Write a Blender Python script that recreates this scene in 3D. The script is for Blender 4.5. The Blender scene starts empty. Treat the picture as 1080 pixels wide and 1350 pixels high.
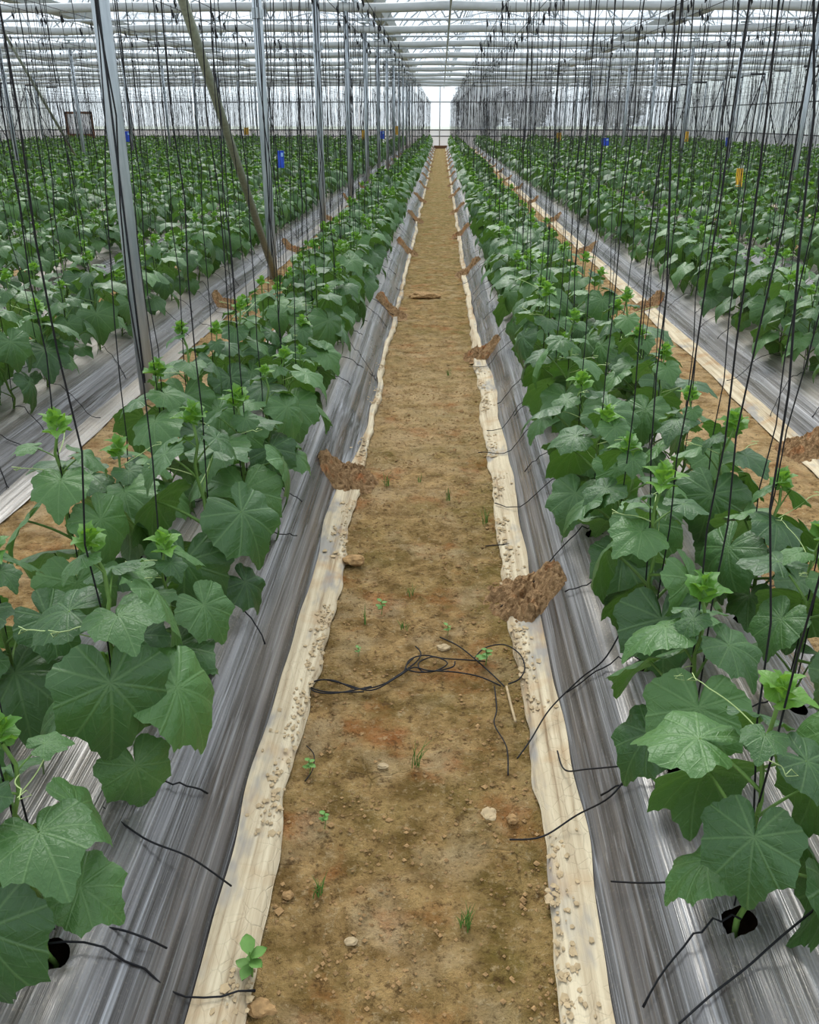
import bpy, bmesh, math, random
import numpy as np
from mathutils import Vector, Matrix, noise
C = bpy.context.scene.collection
D = bpy.data
rnd = random.Random(7)
PI = math.pi

# ------------------------------------------------------------------ camera
FPX = 1170.0
CAMZ = 1.55
PITCH = math.atan(517 / FPX)
YAW = 42 * math.cos(PITCH) / FPX
cam = D.objects.new('camera', D.cameras.new('camera'))
C.objects.link(cam)
cam.data.sensor_fit = 'VERTICAL'
cam.data.sensor_height = 36
cam.data.sensor_width = 28.8
cam.data.lens = FPX * 36 / 1350
cam.data.clip_end = 500
cam.location = (0, 0, CAMZ)
cam.rotation_euler = (PI / 2 - PITCH, 0, YAW)
bpy.context.scene.camera = cam

# ------------------------------------------------------------------ sky, sun, exposure
W = D.worlds.new('overcast_sky')
bpy.context.scene.world = W
W.use_nodes = True
W.node_tree.nodes['Background'].inputs[0].default_value = (0.86, 0.935, 1.0, 1)
W.node_tree.nodes['Background'].inputs[1].default_value = 1.15
sun = D.objects.new('sun', D.lights.new('sun', 'SUN'))
C.objects.link(sun)
sun.data.energy = 3.4
sun.data.angle = math.radians(28)
sun.data.color = (1, 0.96, 0.88)
sun.rotation_euler = (math.radians(-42), math.radians(-12), 0)
vs = bpy.context.scene.view_settings
vs.view_transform = 'Standard'
vs.look = 'None'
vs.gamma = 1
vs.exposure = 0.28
vs.use_curve_mapping = False
D.scenes[0].cycles.transparent_max_bounces = 24

_R = np.array([math.cos(YAW), math.sin(YAW), 0])
_F = np.array([-math.sin(YAW) * math.cos(PITCH), math.cos(YAW) * math.cos(PITCH), -math.sin(PITCH)])
_U = np.cross(_R, _F)


def view(P):
    d = np.asarray(P, float) - np.array([0, 0, CAMZ])
    z = d @ _F
    return 540 + FPX * (d @ _R) / max(z, 1e-3), 675 - FPX * (d @ _U) / max(z, 1e-3), z


# ------------------------------------------------------------------ materials
class NT:
    def __init__(s, name):
        s.m = D.materials.new(name)
        s.m.use_nodes = True
        s.t = s.m.node_tree
        s.t.nodes.clear()
        s.out = s.t.nodes.new('ShaderNodeOutputMaterial')

    def n(s, typ, ins=None, **kw):
        nd = s.t.nodes.new('ShaderNode' + typ)
        for k, v in kw.items():
            setattr(nd, k, v)
        for k, v in (ins or {}).items():
            if hasattr(v, 'is_linked'):
                s.t.links.new(v, nd.inputs[k])
            else:
                nd.inputs[k].default_value = v
        return nd

    def math(s, op, a, b=0.0, clamp=False):
        return s.n('Math', {0: a, 1: b}, operation=op, use_clamp=clamp).outputs[0]

    def noise(s, vec, scale, detail=4, rough=0.55):
        return s.n('TexNoise', {'Vector': vec, 'Scale': scale, 'Detail': detail, 'Roughness': rough}).outputs[0]

    def ramp(s, fac, stops):
        r = s.n('ValToRGB', {0: fac})
        e = r.color_ramp.elements
        while len(e) < len(stops):
            e.new(0.5)
        for i, (p, c) in enumerate(stops):
            e[i].position = p
            e[i].color = (c, c, c, 1) if not isinstance(c, tuple) else (*c, 1)
        return r.outputs[0]

    def mix(s, f, a, b):
        m = s.n('Mix', data_type='RGBA')
        for i, v in ((0, f), (6, a), (7, b)):
            if hasattr(v, 'is_linked'):
                s.t.links.new(v, m.inputs[i])
            else:
                m.inputs[i].default_value = (*v, 1) if isinstance(v, tuple) else v
        return m.outputs[2]

    def pos(s, scale=(1, 1, 1)):
        g = s.n('NewGeometry')
        return s.n('VectorMath', {0: g.outputs['Position'], 1: scale}, operation='MULTIPLY').outputs[0]

    def obj(s, scale=(1, 1, 1)):
        g = s.n('TexCoord')
        return s.n('VectorMath', {0: g.outputs['Object'], 1: scale}, operation='MULTIPLY').outputs[0]

    def bump(s, h, strength=0.3, dist=0.01):
        return s.n('Bump', {'Height': h, 'Strength': strength, 'Distance': dist}).outputs[0]

    def bsdf(s, **k):
        ren = {'col': 'Base Color', 'rough': 'Roughness', 'metal': 'Metallic', 'nrm': 'Normal', 'spec': 'Specular IOR Level',
               'coat': 'Coat Weight', 'aniso': 'Anisotropic'}
        ins = {}
        for a, v in k.items():
            if a == 'col' and isinstance(v, tuple):
                v = (*v, 1)
            ins[ren[a]] = v
        return s.n('BsdfPrincipled', ins).outputs[0]

    def done(s, sh):
        s.t.links.new(sh, s.out.inputs[0])
        return s.m


def srgb(r, g, b):
    return tuple((x / 255 / 12.92 if x / 255 <= 0.04045 else ((x / 255 + 0.055) / 1.055) ** 2.4) for x in (r, g, b))


def simple(name, col, rough=0.6, metal=0.0, var=0.25, scale=30, spec=0.4):
    k = NT(name)
    v = k.noise(k.obj(), scale, 3)
    f = k.ramp(v, [(0.3, 1 - var), (0.7, 1 + var * 0.4)])
    c = k.mix(1.0, (0, 0, 0), col)
    m = k.n('Mix', data_type='RGBA', blend_type='MULTIPLY')
    m.inputs[0].default_value = 1
    m.inputs[6].default_value = (*col, 1)
    k.t.links.new(f, m.inputs[7])
    return k.done(k.bsdf(col=m.outputs[2], rough=rough, metal=metal, spec=spec))


def mat_soil():
    k = NT('trodden_soil')
    p = k.pos()
    big = k.noise(p, 2.2, 5, .6)
    mid = k.noise(p, 11, 6, .65)
    fine = k.noise(p, 70, 5, .7)
    c = k.mix(k.ramp(mid, [(.38, 0.), (.64, 1.)]), srgb(134, 104, 58), srgb(208, 170, 114))
    c = k.mix(k.ramp(k.noise(p, 5, 3), [(.52, 0.), (.72, .75)]), c, srgb(216, 188, 146))
    # orange clay
    sx = k.n('SeparateXYZ', {0: p})
    inpath = k.math('LESS_THAN', k.math('ABSOLUTE', k.math('ADD', sx.outputs[0], .05)), .5)
    orange = k.math('MULTIPLY', k.ramp(k.noise(p, 3.4, 5, .65), [(.54, 0.), (.66, .6)]), k.n('MapRange', {0: inpath, 3: .5, 4: 1.}).outputs[0])
    c = k.mix(orange, c, srgb(184, 104, 50))
    # mask of a paler stretch some way up the path
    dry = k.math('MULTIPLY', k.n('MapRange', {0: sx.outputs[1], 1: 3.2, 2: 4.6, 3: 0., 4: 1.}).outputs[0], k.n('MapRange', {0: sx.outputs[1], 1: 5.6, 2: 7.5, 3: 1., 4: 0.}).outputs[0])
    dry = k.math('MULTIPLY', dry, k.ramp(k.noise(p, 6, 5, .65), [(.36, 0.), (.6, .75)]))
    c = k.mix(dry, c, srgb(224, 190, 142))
    # algae film, stronger further down the path and near its edges
    far = k.n('MapRange', {0: sx.outputs[1], 1: 3., 2: 16., 3: 0., 4: .5}).outputs[0]
    right = k.n('MapRange', {0: sx.outputs[0], 1: .05, 2: .28, 3: 0., 4: .35}).outputs[0]
    al = k.math('MULTIPLY', k.math('ADD', k.math('MAXIMUM', far, right), k.ramp(big, [(.4, -.15 + .15), (.7, .5)])), inpath)
    al = k.math('MULTIPLY', al, k.ramp(k.noise(p, 8, 5, .65), [(.3, .15), (.62, 1.)]), True)
    c = k.mix(al, c, srgb(120, 112, 40))
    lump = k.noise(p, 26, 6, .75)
    c = k.mix(k.ramp(lump, [(.36, .75), (.45, 0.)]), c, srgb(92, 66, 34))  # relief shading painted into the colour: shaded pits, lighter lump tops
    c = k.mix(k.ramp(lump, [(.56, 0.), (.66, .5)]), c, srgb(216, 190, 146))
    c = k.mix(k.ramp(fine, [(.32, .6), (.44, 0.)]), c, srgb(86, 62, 32))  # finer pits get their shade in the colour too
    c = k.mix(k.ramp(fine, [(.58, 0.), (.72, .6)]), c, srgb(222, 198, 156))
    vor = k.n('TexVoronoi', {'Vector': p, 'Scale': 9., 'Randomness': 1.}, feature='DISTANCE_TO_EDGE').outputs[0]
    crack = k.math('MULTIPLY', k.ramp(vor, [(.0, 1.), (.03, 0.)]), k.ramp(k.noise(p, 3.7, 3), [(.56, 0.), (.64, 1.)]))
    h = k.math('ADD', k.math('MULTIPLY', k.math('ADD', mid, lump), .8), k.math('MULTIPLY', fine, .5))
    h = k.math('SUBTRACT', h, k.math('MULTIPLY', crack, .25))
    return k.done(k.bsdf(col=c, rough=.92, spec=.2, nrm=k.bump(h, 1., .05)))


def mat_heap():
    k = NT('heap_soil')
    p = k.pos()
    fine = k.noise(p, 55, 5, .7)
    c = k.mix(k.ramp(fine, [(.3, 0.), (.7, 1.)]), srgb(112, 84, 56), srgb(196, 160, 118))
    c = k.mix(k.ramp(k.noise(p, 9, 3), [(.56, 0.), (.72, .6)]), c, srgb(188, 106, 54))
    return k.done(k.bsdf(col=c, rough=.95, spec=.15, nrm=k.bump(fine, 1., .02)))


def mat_film():
    k = NT('silver_mulch_film')
    st = k.noise(k.pos((42, .30, 20)), 1., 4, .6)       # long stretch streaks
    st2 = k.noise(k.pos((110, .7, 60)), 1., 3, .6)
    dustn = k.noise(k.pos((2.2, .9, 3)), 1.2, 5, .6)
    zone = k.noise(k.pos((.8, .5, 1)), 1.1, 2, .5)
    g = k.n('NewGeometry')
    nz = k.n('SeparateXYZ', {0: g.outputs['Normal']}).outputs[2]
    flat = k.ramp(nz, [(.80, .30), (.985, 1.)])          # dust settles where the sheet lies level
    dust = k.math('MULTIPLY', flat, k.ramp(dustn, [(.3, .30), (.68, 1.)]))
    dust = k.math('MULTIPLY', dust, k.ramp(zone, [(.35, .55), (.6, 1.)]))
    sy = k.n('SeparateXYZ', {0: k.pos()}).outputs[1]
    dust = k.math('MULTIPLY', dust, k.n('MapRange', {0: sy, 1: 1.2, 2: 4.2, 3: .55, 4: 1.25}).outputs[0], True)  # mask also rises along the bed, so the film gets paler there
    c = k.mix(k.ramp(st, [(.40, 0.), (.66, 1.)]), srgb(58, 56, 57), srgb(148, 147, 150))
    c = k.mix(k.ramp(st2, [(.55, 0.), (.75, .6)]), c, srgb(206, 208, 214))
    c = k.mix(k.math('MULTIPLY', dust, .78), c, srgb(166, 154, 138))
    speck = k.noise(k.pos(), 150, 2, .5)
    c = k.mix(k.math('MULTIPLY', k.ramp(speck, [(.58, 0.), (.70, .7)]), dust), c, srgb(200, 186, 164))
    c = k.mix(k.math('MULTIPLY', k.ramp(speck, [(.30, .5), (.42, 0.)]), dust), c, srgb(96, 90, 84))
    r = k.math('ADD', .20, k.math('MULTIPLY', dust, .28))
    h = k.math('ADD', st, k.math('MULTIPLY', st2, .35))
    return k.done(k.bsdf(col=c, rough=r, metal=.25, spec=.7, nrm=k.bump(h, .45, .014)))


def mat_mudskirt():
    k = NT('dried_mud_on_film')
    st = k.noise(k.pos((45, 1.1, 20)), 1., 5, .65)
    b = k.noise(k.pos((5, 1.6, 5)), 1.3, 4, .6)
    fl = k.n('TexVoronoi', {'Vector': k.pos((1, .7, 1)), 'Scale': 34.}, feature='DISTANCE_TO_EDGE').outputs[0]
    c = k.mix(k.ramp(st, [(.3, 0.), (.62, 1.)]), srgb(158, 138, 110), srgb(210, 196, 168))
    c = k.mix(k.ramp(st, [(.30, .8), (.40, 0.)]), c, srgb(128, 108, 82))
    c = k.mix(k.ramp(b, [(.54, 0.), (.62, .8)]), c, srgb(140, 138, 136))
    c = k.mix(k.ramp(k.noise(k.pos(), 6, 3), [(.52, 0.), (.7, .55)]), c, srgb(170, 130, 84))
    h = k.math('ADD', k.math('MULTIPLY', st, 1.), k.math('MULTIPLY', k.ramp(fl, [(0., 0.), (.05, .3)]), k.ramp(b, [(.4, 1.), (.6, 0.)])))
    return k.done(k.bsdf(col=c, rough=.8, spec=.25, nrm=k.bump(h, .6, .01)))


def mat_leaf(name, dark, light, trans, transw=.15):
    k = NT(name)
    uv = k.n('UVMap').outputs[0]
    s = k.n('SeparateXYZ', {0: uv})
    x = k.math('MULTIPLY', k.math('SUBTRACT', s.outputs[0], .5), 2.5)
    y = k.math('MULTIPLY', k.math('SUBTRACT', s.outputs[1], .5), 2.5)
    th = k.math('ABSOLUTE', k.math('ARCTAN2', x, y))
    r = k.math('SQRT', k.math('ADD', k.math('MULTIPLY', x, x), k.math('MULTIPLY', y, y)))
    o = None
    for a in (0., .62, 1.28, 1.98, 2.55):
        v = k.math('ABSOLUTE', k.math('SUBTRACT', th, a))
        o = v if o is None else k.math('MINIMUM', o, v)
    d = k.math('MULTIPLY', o, r)
    main = k.ramp(d, [(.006, 1.), (.028, 0.)])
    w = k.math('FRACT', k.math('SUBTRACT', k.math('MULTIPLY', r, 5.5), k.math('MULTIPLY', d, 6.)))
    sec = k.ramp(k.math('ABSOLUTE', k.math('SUBTRACT', w, .5)), [(.0, 1.), (.09, 0.)])
    vein = k.math('ADD', main, k.math('MULTIPLY', sec, .45), True)
    rr = k.n('ObjectInfo').outputs['Random']
    at = k.n('Attribute', attribute_name='tint').outputs['Fac']
    q = k.math('FRACT', k.math('ADD', rr, at))
    c = k.mix(q, dark, light)
    c = k.mix(k.ramp(k.noise(k.obj((1, 1, 1)), 28, 3), [(.35, 0.), (.75, .35)]), c, tuple(min(1, v * 1.7) for v in dark))
    c = k.mix(k.math('MULTIPLY', vein, .2), c, srgb(136, 170, 108))
    h = k.math('ADD', k.math('MULTIPLY', k.noise(k.obj(), 70, 3), 1.2), k.math('MULTIPLY', vein, -.5))
    nb = k.bump(h, .4, .008)
    b = k.bsdf(col=c, rough=.46, spec=.5, nrm=nb)
    t = k.n('BsdfTranslucent', {0: (*trans, 1)}).outputs[0]
    mx = k.n('MixShader', {0: transw})
    k.t.links.new(b, mx.inputs[1])
    k.t.links.new(t, mx.inputs[2])
    return k.done(mx.outputs[0])


def mat_filmsheet(name, col, transparent, rough_mix=.3, dirt=0.0):
    k = NT(name)
    tr = k.n('BsdfTransparent', {0: (.93, .965, 1, 1)}).outputs[0]
    tl = k.n('BsdfTranslucent', {0: (*col, 1)}).outputs[0]
    df = k.n('BsdfDiffuse', {0: (*col, 1)}).outputs[0]
    a = k.n('MixShader', {0: rough_mix, 1: tl, 2: df}).outputs[0]
    f = transparent
    if dirt:
        f = k.math('SUBTRACT', transparent, k.math('MULTIPLY', k.ramp(k.noise(k.pos((.6, .3, 1)), 1.3, 4), [(.4, 0.), (.7, 1.)]), dirt))
    b = k.n('MixShader', {0: f, 1: a, 2: tr}).outputs[0]
    return k.done(b)


def mat_galv():
    k = NT('galvanised_steel')
    n1 = k.noise(k.obj((25, 25, 2)), 1., 4)
    c = k.mix(k.ramp(n1, [(.3, 0.), (.7, 1.)]), srgb(150, 160, 168), srgb(200, 208, 214))
    return k.done(k.bsdf(col=c, rough=.45, metal=.35, spec=.5, nrm=k.bump(n1, .1, .005)))


M = {
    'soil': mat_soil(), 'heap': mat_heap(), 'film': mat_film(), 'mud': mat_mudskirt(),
    'leaf': mat_leaf('cucumber_leaf', srgb(42, 76, 36), srgb(82, 120, 62), srgb(105, 150, 50)),
    'tip': mat_leaf('young_cucumber_leaf', srgb(70, 116, 42), srgb(102, 146, 56), srgb(140, 190, 60), .3),
    'stem': simple('cucumber_stem', srgb(104, 138, 66), .55),
    'tendril': simple('cucumber_tendril', srgb(176, 196, 130), .5),
    'twine': simple('black_twine', srgb(26, 26, 30), .7, 0, .3, 200, .3),
    'wire': simple('dark_wire', srgb(40, 42, 48), .5, .4),
    'galv': mat_galv(),
    'rust': simple('weathered_olive_pipe', srgb(150, 155, 140), .6, .2),
    'white_steel': simple('pale_steel', srgb(190, 198, 206), .5, .1),
    'curtain': simple('rolled_white_film', srgb(184, 188, 190), .55, 0, .12, 4),
    'roof': mat_filmsheet('roof_film', (.97, .97, .98), .80, .2, .15),
    'wallfilm': mat_filmsheet('wall_film', (.84, .91, 1.0), .62, .15, .12),
    'sidefilm': mat_filmsheet('side_wall_film', (.80, .82, .86), .12, .3, .08),
    'skirt': mat_filmsheet('lower_wall_film', (.78, .78, .80), .05, .4),
    'blue': simple('blue_plastic', srgb(20, 70, 190), .4, 0, .1),
    'paleblue': simple('pale_blue_plastic', srgb(150, 190, 240), .4, 0, .1),
    'yellow': simple('yellow_card', srgb(226, 172, 30), .5, 0, .1),
    'wood': simple('brown_timber', srgb(120, 84, 58), .8, 0, .4),
    'grass': simple('weed_green', srgb(98, 142, 62), .6),
    'flake': simple('dry_mud_flake', srgb(186, 164, 130), .85, 0, .3, 40, .2),
    'clod': simple('dry_clod', srgb(172, 138, 96), .95, 0, .4, 60, .15),
    'dark': simple('bed_soil', srgb(46, 34, 24), .95, 0, .4, 60, .1),
    'outside': simple('outside_ground', srgb(150, 160, 130), .9),
    'treeleaf': simple('outside_tree_leaf', srgb(42, 62, 100), .8, 0, .4, 2),  # bluish haze of the wall film painted into the leaf colour
}


# ------------------------------------------------------------------ helpers
def tag(o, label=None, cat=None, group=None, kind=None):
    for k, v in (('label', label), ('category', cat), ('group', group), ('kind', kind)):
        if v:
            o[k] = v
    return o


def link(name, data, parent=None, loc=None):
    o = D.objects.new(name, data)
    C.objects.link(o)
    if parent:
        o.parent = parent
    if loc is not None:
        o.location = loc
    return o


def mesh(name, v, f, mats, smooth=True, uv=None, fm=None):
    me = D.meshes.new(name)
    me.from_pydata([tuple(p) for p in v], [], f)
    for m in (mats if isinstance(mats, (list, tuple)) else [mats]):
        me.materials.append(m)
    if fm is not None:
        me.polygons.foreach_set('material_index', fm)
    if smooth:
        me.polygons.foreach_set('use_smooth', [True] * len(f))
    if uv is not None:
        l = me.uv_layers.new(name='UVMap')
        li = np.empty(len(me.loops), int)
        me.loops.foreach_get('vertex_index', li)
        l.data.foreach_set('uv', np.asarray(uv, np.float32)[li].ravel())
    me.update()
    return me


class MB:
    def __init__(s):
        s.v, s.f = [], []

    def add(s, v, f):
        n = len(s.v)
        s.v += [tuple(p) for p in v]
        s.f += [tuple(i + n for i in q) for q in f]

    def tube(s, pts, r, n=6, cap=True):
        pts = [Vector(p) for p in pts]
        rs = r if isinstance(r, (list, tuple)) else [r] * len(pts)
        v, f = [], []
        up = None
        for i, p in enumerate(pts):
            t = (pts[min(i + 1, len(pts) - 1)] - pts[max(i - 1, 0)])
            t = t.normalized() if t.length > 1e-9 else Vector((0, 0, 1))
            if up is None:
                up = Vector((1, 0, 0)) if abs(t.x) < .8 else Vector((0, 1, 0))
            a = (up - t * up.dot(t)).normalized()
            up = a
            b = t.cross(a)
            for j in range(n):
                q = 2 * PI * j / n
                v.append(p + (a * math.cos(q) + b * math.sin(q)) * rs[i])
        for i in range(len(pts) - 1):
            for j in range(n):
                f.append((i * n + j, i * n + (j + 1) % n, (i + 1) * n + (j + 1) % n, (i + 1) * n + j))
        if cap:
            f.append(tuple(range(n))[::-1])
            f.append(tuple((len(pts) - 1) * n + j for j in range(n)))
        s.add(v, f)

    def box(s, lo, hi):
        x0, y0, z0 = lo
        x1, y1, z1 = hi
        s.add([(x0, y0, z0), (x1, y0, z0), (x1, y1, z0), (x0, y1, z0), (x0, y0, z1), (x1, y0, z1), (x1, y1, z1), (x0, y1, z1)],
              [(0, 3, 2, 1), (4, 5, 6, 7), (0, 1, 5, 4), (1, 2, 6, 5), (2, 3, 7, 6), (3, 0, 4, 7)])

    def mesh(s, name, m, smooth=True):
        return mesh(name, s.v, s.f, m, smooth)

    def obj(s, name, m, parent=None, smooth=True, loc=None):
        return link(name, s.mesh(name, m, smooth), parent, loc)


ORD = ['', 'first', 'second', 'third', 'fourth', 'fifth', 'sixth', 'seventh', 'eighth', 'ninth', 'tenth', 'eleventh', 'twelfth', 'thirteenth',
       'fourteenth', 'fifteenth', 'sixteenth', 'seventeenth', 'eighteenth', 'nineteenth']
TENS = ['', '', 'twenty', 'thirty', 'forty', 'fifty', 'sixty', 'seventy', 'eighty', 'ninety']


def ordinal(n):
    if n < 20:
        return ORD[n]
    if n % 10 == 0:
        return TENS[n // 10][:-1] + 'ieth'
    if n > 99:
        return 'hundredth'
    return TENS[n // 10] + '-' + ORD[n % 10]


def nz(x, y, z=0.0):
    return noise.noise(Vector((x, y, z)))


# ------------------------------------------------------------------ layout
YB = 60.0                       # back wall
XR, XL = 14.4, -24.5            # side walls
HALF = .48
SP = .42                        # plant spacing
beds = []                       # (centre x, side word, index)
for i in range(9):
    beds.append((.735 + 1.55 * i, 'right', i + 1))
for i in range(15):
    beds.append((-.835 - 1.48 * i, 'left', i + 1))
GUT = [-18.85, -10.3, -1.77, 6.8]
BAYS = [5.2 + 4.42 * k for k in range(13)]


def wander(c, s, y):
    """how far the edge of a mulch sheet strays along the bed"""
    return .022 * nz(c * 7 + s * 3, y * .9) + .010 * nz(c * 3 + s, y * 4.1)


PROF = [(0, .225), (.08, .223), (.16, .215), (.22, .198), (.27, .172), (.31, .135), (.345, .085), (.37, .045), (.39, .028), (.43, .02), (.48, .014)]


def prof(u):
    u = abs(u)
    for (a, za), (b, zb) in zip(PROF, PROF[1:]):
        if u <= b:
            t = (u - a) / (b - a)
            return za + (zb - za) * t
    return .012 - (u - .48) * .2



def prof_at(c, u, y):
    """section of one bed: along the path the two first sheets slope right down to the soil further on"""
    if abs(c) < 1 and u * c < 0 and y > 3.7:
        k0, k1 = (3.7, 4.6) if c < 0 else (5.4, 7.5)
        t = min(1, (y - k0) / (k1 - k0)) if y > k0 else 0
        return prof(u) * (1 - t) + prof(u * (1 - .14 * t)) * t
    return prof(u)


def ground(x, y):
    z = .011 * nz(x * 6, y * 6, 3) + .008 * nz(x * 15, y * 15, 5) - .009 * max(0, .28 - abs(nz(x * 11 + 3, y * 11, 7))) + .005 * nz(x * 45, y * 45, 9)
    if y < 7:
        z += .004 * max(0, nz(x * 30, y * 30, 2)) ** .5
    return z - .003


# ------------------------------------------------------------------ floor
xs = list(np.arange(-.46, .37, .012))
for c, sd, i in beds:
    for s in (-1, 1):
        xs += [c + s * (HALF - .06), c + s * HALF, c + s * (HALF + .05)]
    if i == 1:
        xs += list(np.arange(c - .46, c + .46, .1))
xs += list(np.arange(-1.85, -1.3, .025)) + list(np.arange(1.2, 1.85, .025)) + [XL - .5, XR + .5]
xs = sorted(set(round(float(x), 4) for x in xs))
ys = list(np.arange(.25, 4.2, .0125))
st = .0125
while ys[-1] < 61:
    st *= 1.018
    ys.append(ys[-1] + st)
ys = [-8, -3, -.5] + ys
nx = len(xs)
v = [(x, y, ground(x, y) if y > 0 else 0) for y in ys for x in xs]
f = [(j * nx + i, j * nx + i + 1, (j + 1) * nx + i + 1, (j + 1) * nx + i) for j in range(len(ys) - 1) for i in range(nx - 1)]
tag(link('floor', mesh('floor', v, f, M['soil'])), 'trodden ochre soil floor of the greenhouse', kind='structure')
g = MB()
g.box((-200, -60, -.4), (200, 300, -.25))
tag(g.obj('outside_ground', M['outside'], smooth=False), 'pale open ground outside the greenhouse', kind='structure')


# ------------------------------------------------------------------ greenhouse shell
def roof_z(t):
    """height over one span, t 0..1 from gutter to gutter"""
    return 4.3 + 2.1 * math.sin(PI * t) ** .8


spans = [(XL, -18.85), (-18.85, -10.3), (-10.3, -1.77), (-1.77, 6.8), (6.8, XR + .6)]
rp = []
for a, b in spans:
    for i in range(13):
        rp.append((a + (b - a) * i / 12, roof_z(i / 12)))
v = [(x, y, z) for y in (-8, 26, YB) for x, z in rp]
n = len(rp)
f = [(j * n + i, j * n + i + 1, (j + 1) * n + i + 1, (j + 1) * n + i) for j in range(2) for i in range(n - 1)]
tag(link('ceiling', mesh('ceiling', v, f, M['roof'])), 'white arched plastic film roof', kind='structure')
for nm, y in (('wall_back', YB), ('wall_front', -8.0)):
    v, f = [], []
    for x, z in rp:
        v += [(x, y, 1.0 if nm == 'wall_back' else 0), (x, y, z)]
    for i in range(n - 1):
        f.append((2 * i, 2 * i + 2, 2 * i + 3, 2 * i + 1))
    wb = tag(link(nm, mesh(nm, v, f, M['wallfilm'], False)), 'pale translucent film wall', kind='structure')
    if nm == 'wall_back':
        b = MB()
        b.box((XL, YB - .02, 0), (XR, YB, 1.0))
        b.obj('lower_panel', M['skirt'], wb, False)
        for z, r in ((2.55, .03), (.98, .035), (.62, .03)):
            b = MB()
            b.tube([(XL, YB - .08, z), (XR, YB - .08, z)], r, 6)
            b.obj('rail', M['wire'], wb)
        for i in range(14):
            b = MB()
            x = XL + 1.2 + i * 2.9
            b.tube([(x, YB - .1, 0), (x, YB - .1, 4.4)], .035, 6)
            b.obj('upright', M['white_steel'], wb)
for nm, x in (('wall_left', XL), ('wall_right', XR)):
    v = [(x, -8, 1), (x, YB, 1), (x, YB, 4.3), (x, -8, 4.3)]
    w = tag(link(nm, mesh(nm, v, [(0, 1, 2, 3)], M['sidefilm'], False)), 'pale translucent film side wall', kind='structure')
    b = MB()
    b.box((x - .01, -8, 0), (x + .01, YB, 1.0))
    b.obj('lower_panel', M['skirt'], w, False)
    s = -1 if x > 0 else 1
    for i in range(14):
        y = 19 + i * 3.15
        b = MB()
        b.tube([(x + s * .12, y, 0), (x + s * .12, y, 3.45)], .04, 6)
        b.obj('upright', M['galv'], w)
        b = MB()
        b.tube([(x + s * .12, y, 3.4), (x + s * .75, y, 3.4)], .05, 6)
        b.obj('bracket', M['wire'], w)
        b = MB()
        b.tube([(x + s * .15, y, .3), (x + s * .15, y + 3.1, 3.3)] if i % 2 else [(x + s * .15, y, 3.3), (x + s * .15, y + 3.1, .3)], .025, 5)
        b.obj('brace', M['wire'], w)
    for z in (1.0, 2.2):
        b = MB()
        b.tube([(x + s * .1, 15, z), (x + s * .1, YB, z)], .025, 5)
        b.obj('rail', M['wire'], w)
# a door in the back wall, far left
dr = tag(link('door_1', None, None, (-22.6, YB - .12, 0)), 'brown framed doorway in the far wall', kind='structure')
b = MB()
b.box((-.85, -.05, 0), (-.75, .05, 2.0)); b.box((.75, -.05, 0), (.85, .05, 2.0)); b.box((-.85, -.05, 1.9), (.85, .05, 2.02))
b.obj('frame', M['wood'], dr, False)
b = MB(); b.box((-.75, -.02, 0), (.75, .02, .75))
b.obj('panel', M['wood'], dr, False)
b = MB(); b.box((-.75, -.01, .75), (.75, .01, 1.9))
b.obj('screen', M['skirt'], dr, False)

# gutters over the post rows
for gx, nm in zip(GUT, ('far left', 'left', 'post-row', 'right')):
    b = MB()
    b.add([(gx + dx, y, z) for y in (-8, YB - .1) for dx, z in ((-.28, 4.36), (-.16, 4.12), (.16, 4.12), (.28, 4.36), (.2, 4.36), (.12, 4.17), (-.12, 4.17), (-.2, 4.36))],
          [(i, (i + 1) % 8, 8 + (i + 1) % 8, 8 + i) for i in range(8)])
    tag(b.obj('rain_gutter', M['curtain'], None, False), 'pale metal gutter over the %s line of posts' % nm if nm != 'post-row'
        else 'pale metal gutter above the posts left of the path', 'gutter', 'rain gutters under the roof')

# trusses: arch, chord and web bars, one per bay and span
TW = 8.55
arch = MB(); arch.tube([(-TW / 2 + TW * i / 16, 0, roof_z(i / 16) - .06) for i in range(17)], .03, 5)
arch = arch.mesh('arch', M['white_steel'])
ch = MB(); ch.tube([(-TW / 2, 0, 3.62), (TW / 2, 0, 3.62)], .03, 5); ch.tube([(0, 0, 3.62), (0, 0, 6.3)], .02, 5)
ch = ch.mesh('bottom_chord', M['white_steel'])
webs = []
for i in range(8):
    x0 = -TW / 2 + TW * (i + .5 * (i % 2 == 0) * 0) / 8
    t1 = (i + 1) / 8 if i % 2 == 0 else i / 8
    t0 = i / 8 if i % 2 == 0 else (i + 1) / 8
    w = MB(); w.tube([(-TW / 2 + TW * t0, 0, 3.62), (-TW / 2 + TW * t1, 0, roof_z(t1) - .06)], .018, 4)
    webs.append(w.mesh('web_bar', M['white_steel']))
for k, y in enumerate(BAYS):
    if k < 3:
        continue
    for a, b_ in spans[1:]:
        r = tag(link('roof_truss', None, None, ((a + b_) / 2, y - .12, 0)),
                'thin pale steel roof truss above the %s rolled curtain, %s span' % (ordinal(k - 2), {-18.85: 'leftmost', -10.3: 'left', -1.77: 'middle', 6.8: 'right'}[a]),
                'roof truss', 'roof trusses')
        r.scale = ((b_ - a) / TW, 1, 1)
        link('arch', arch, r); link('bottom_chord', ch, r)
        for w in webs:
            link('web_bar', w, r)
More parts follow.
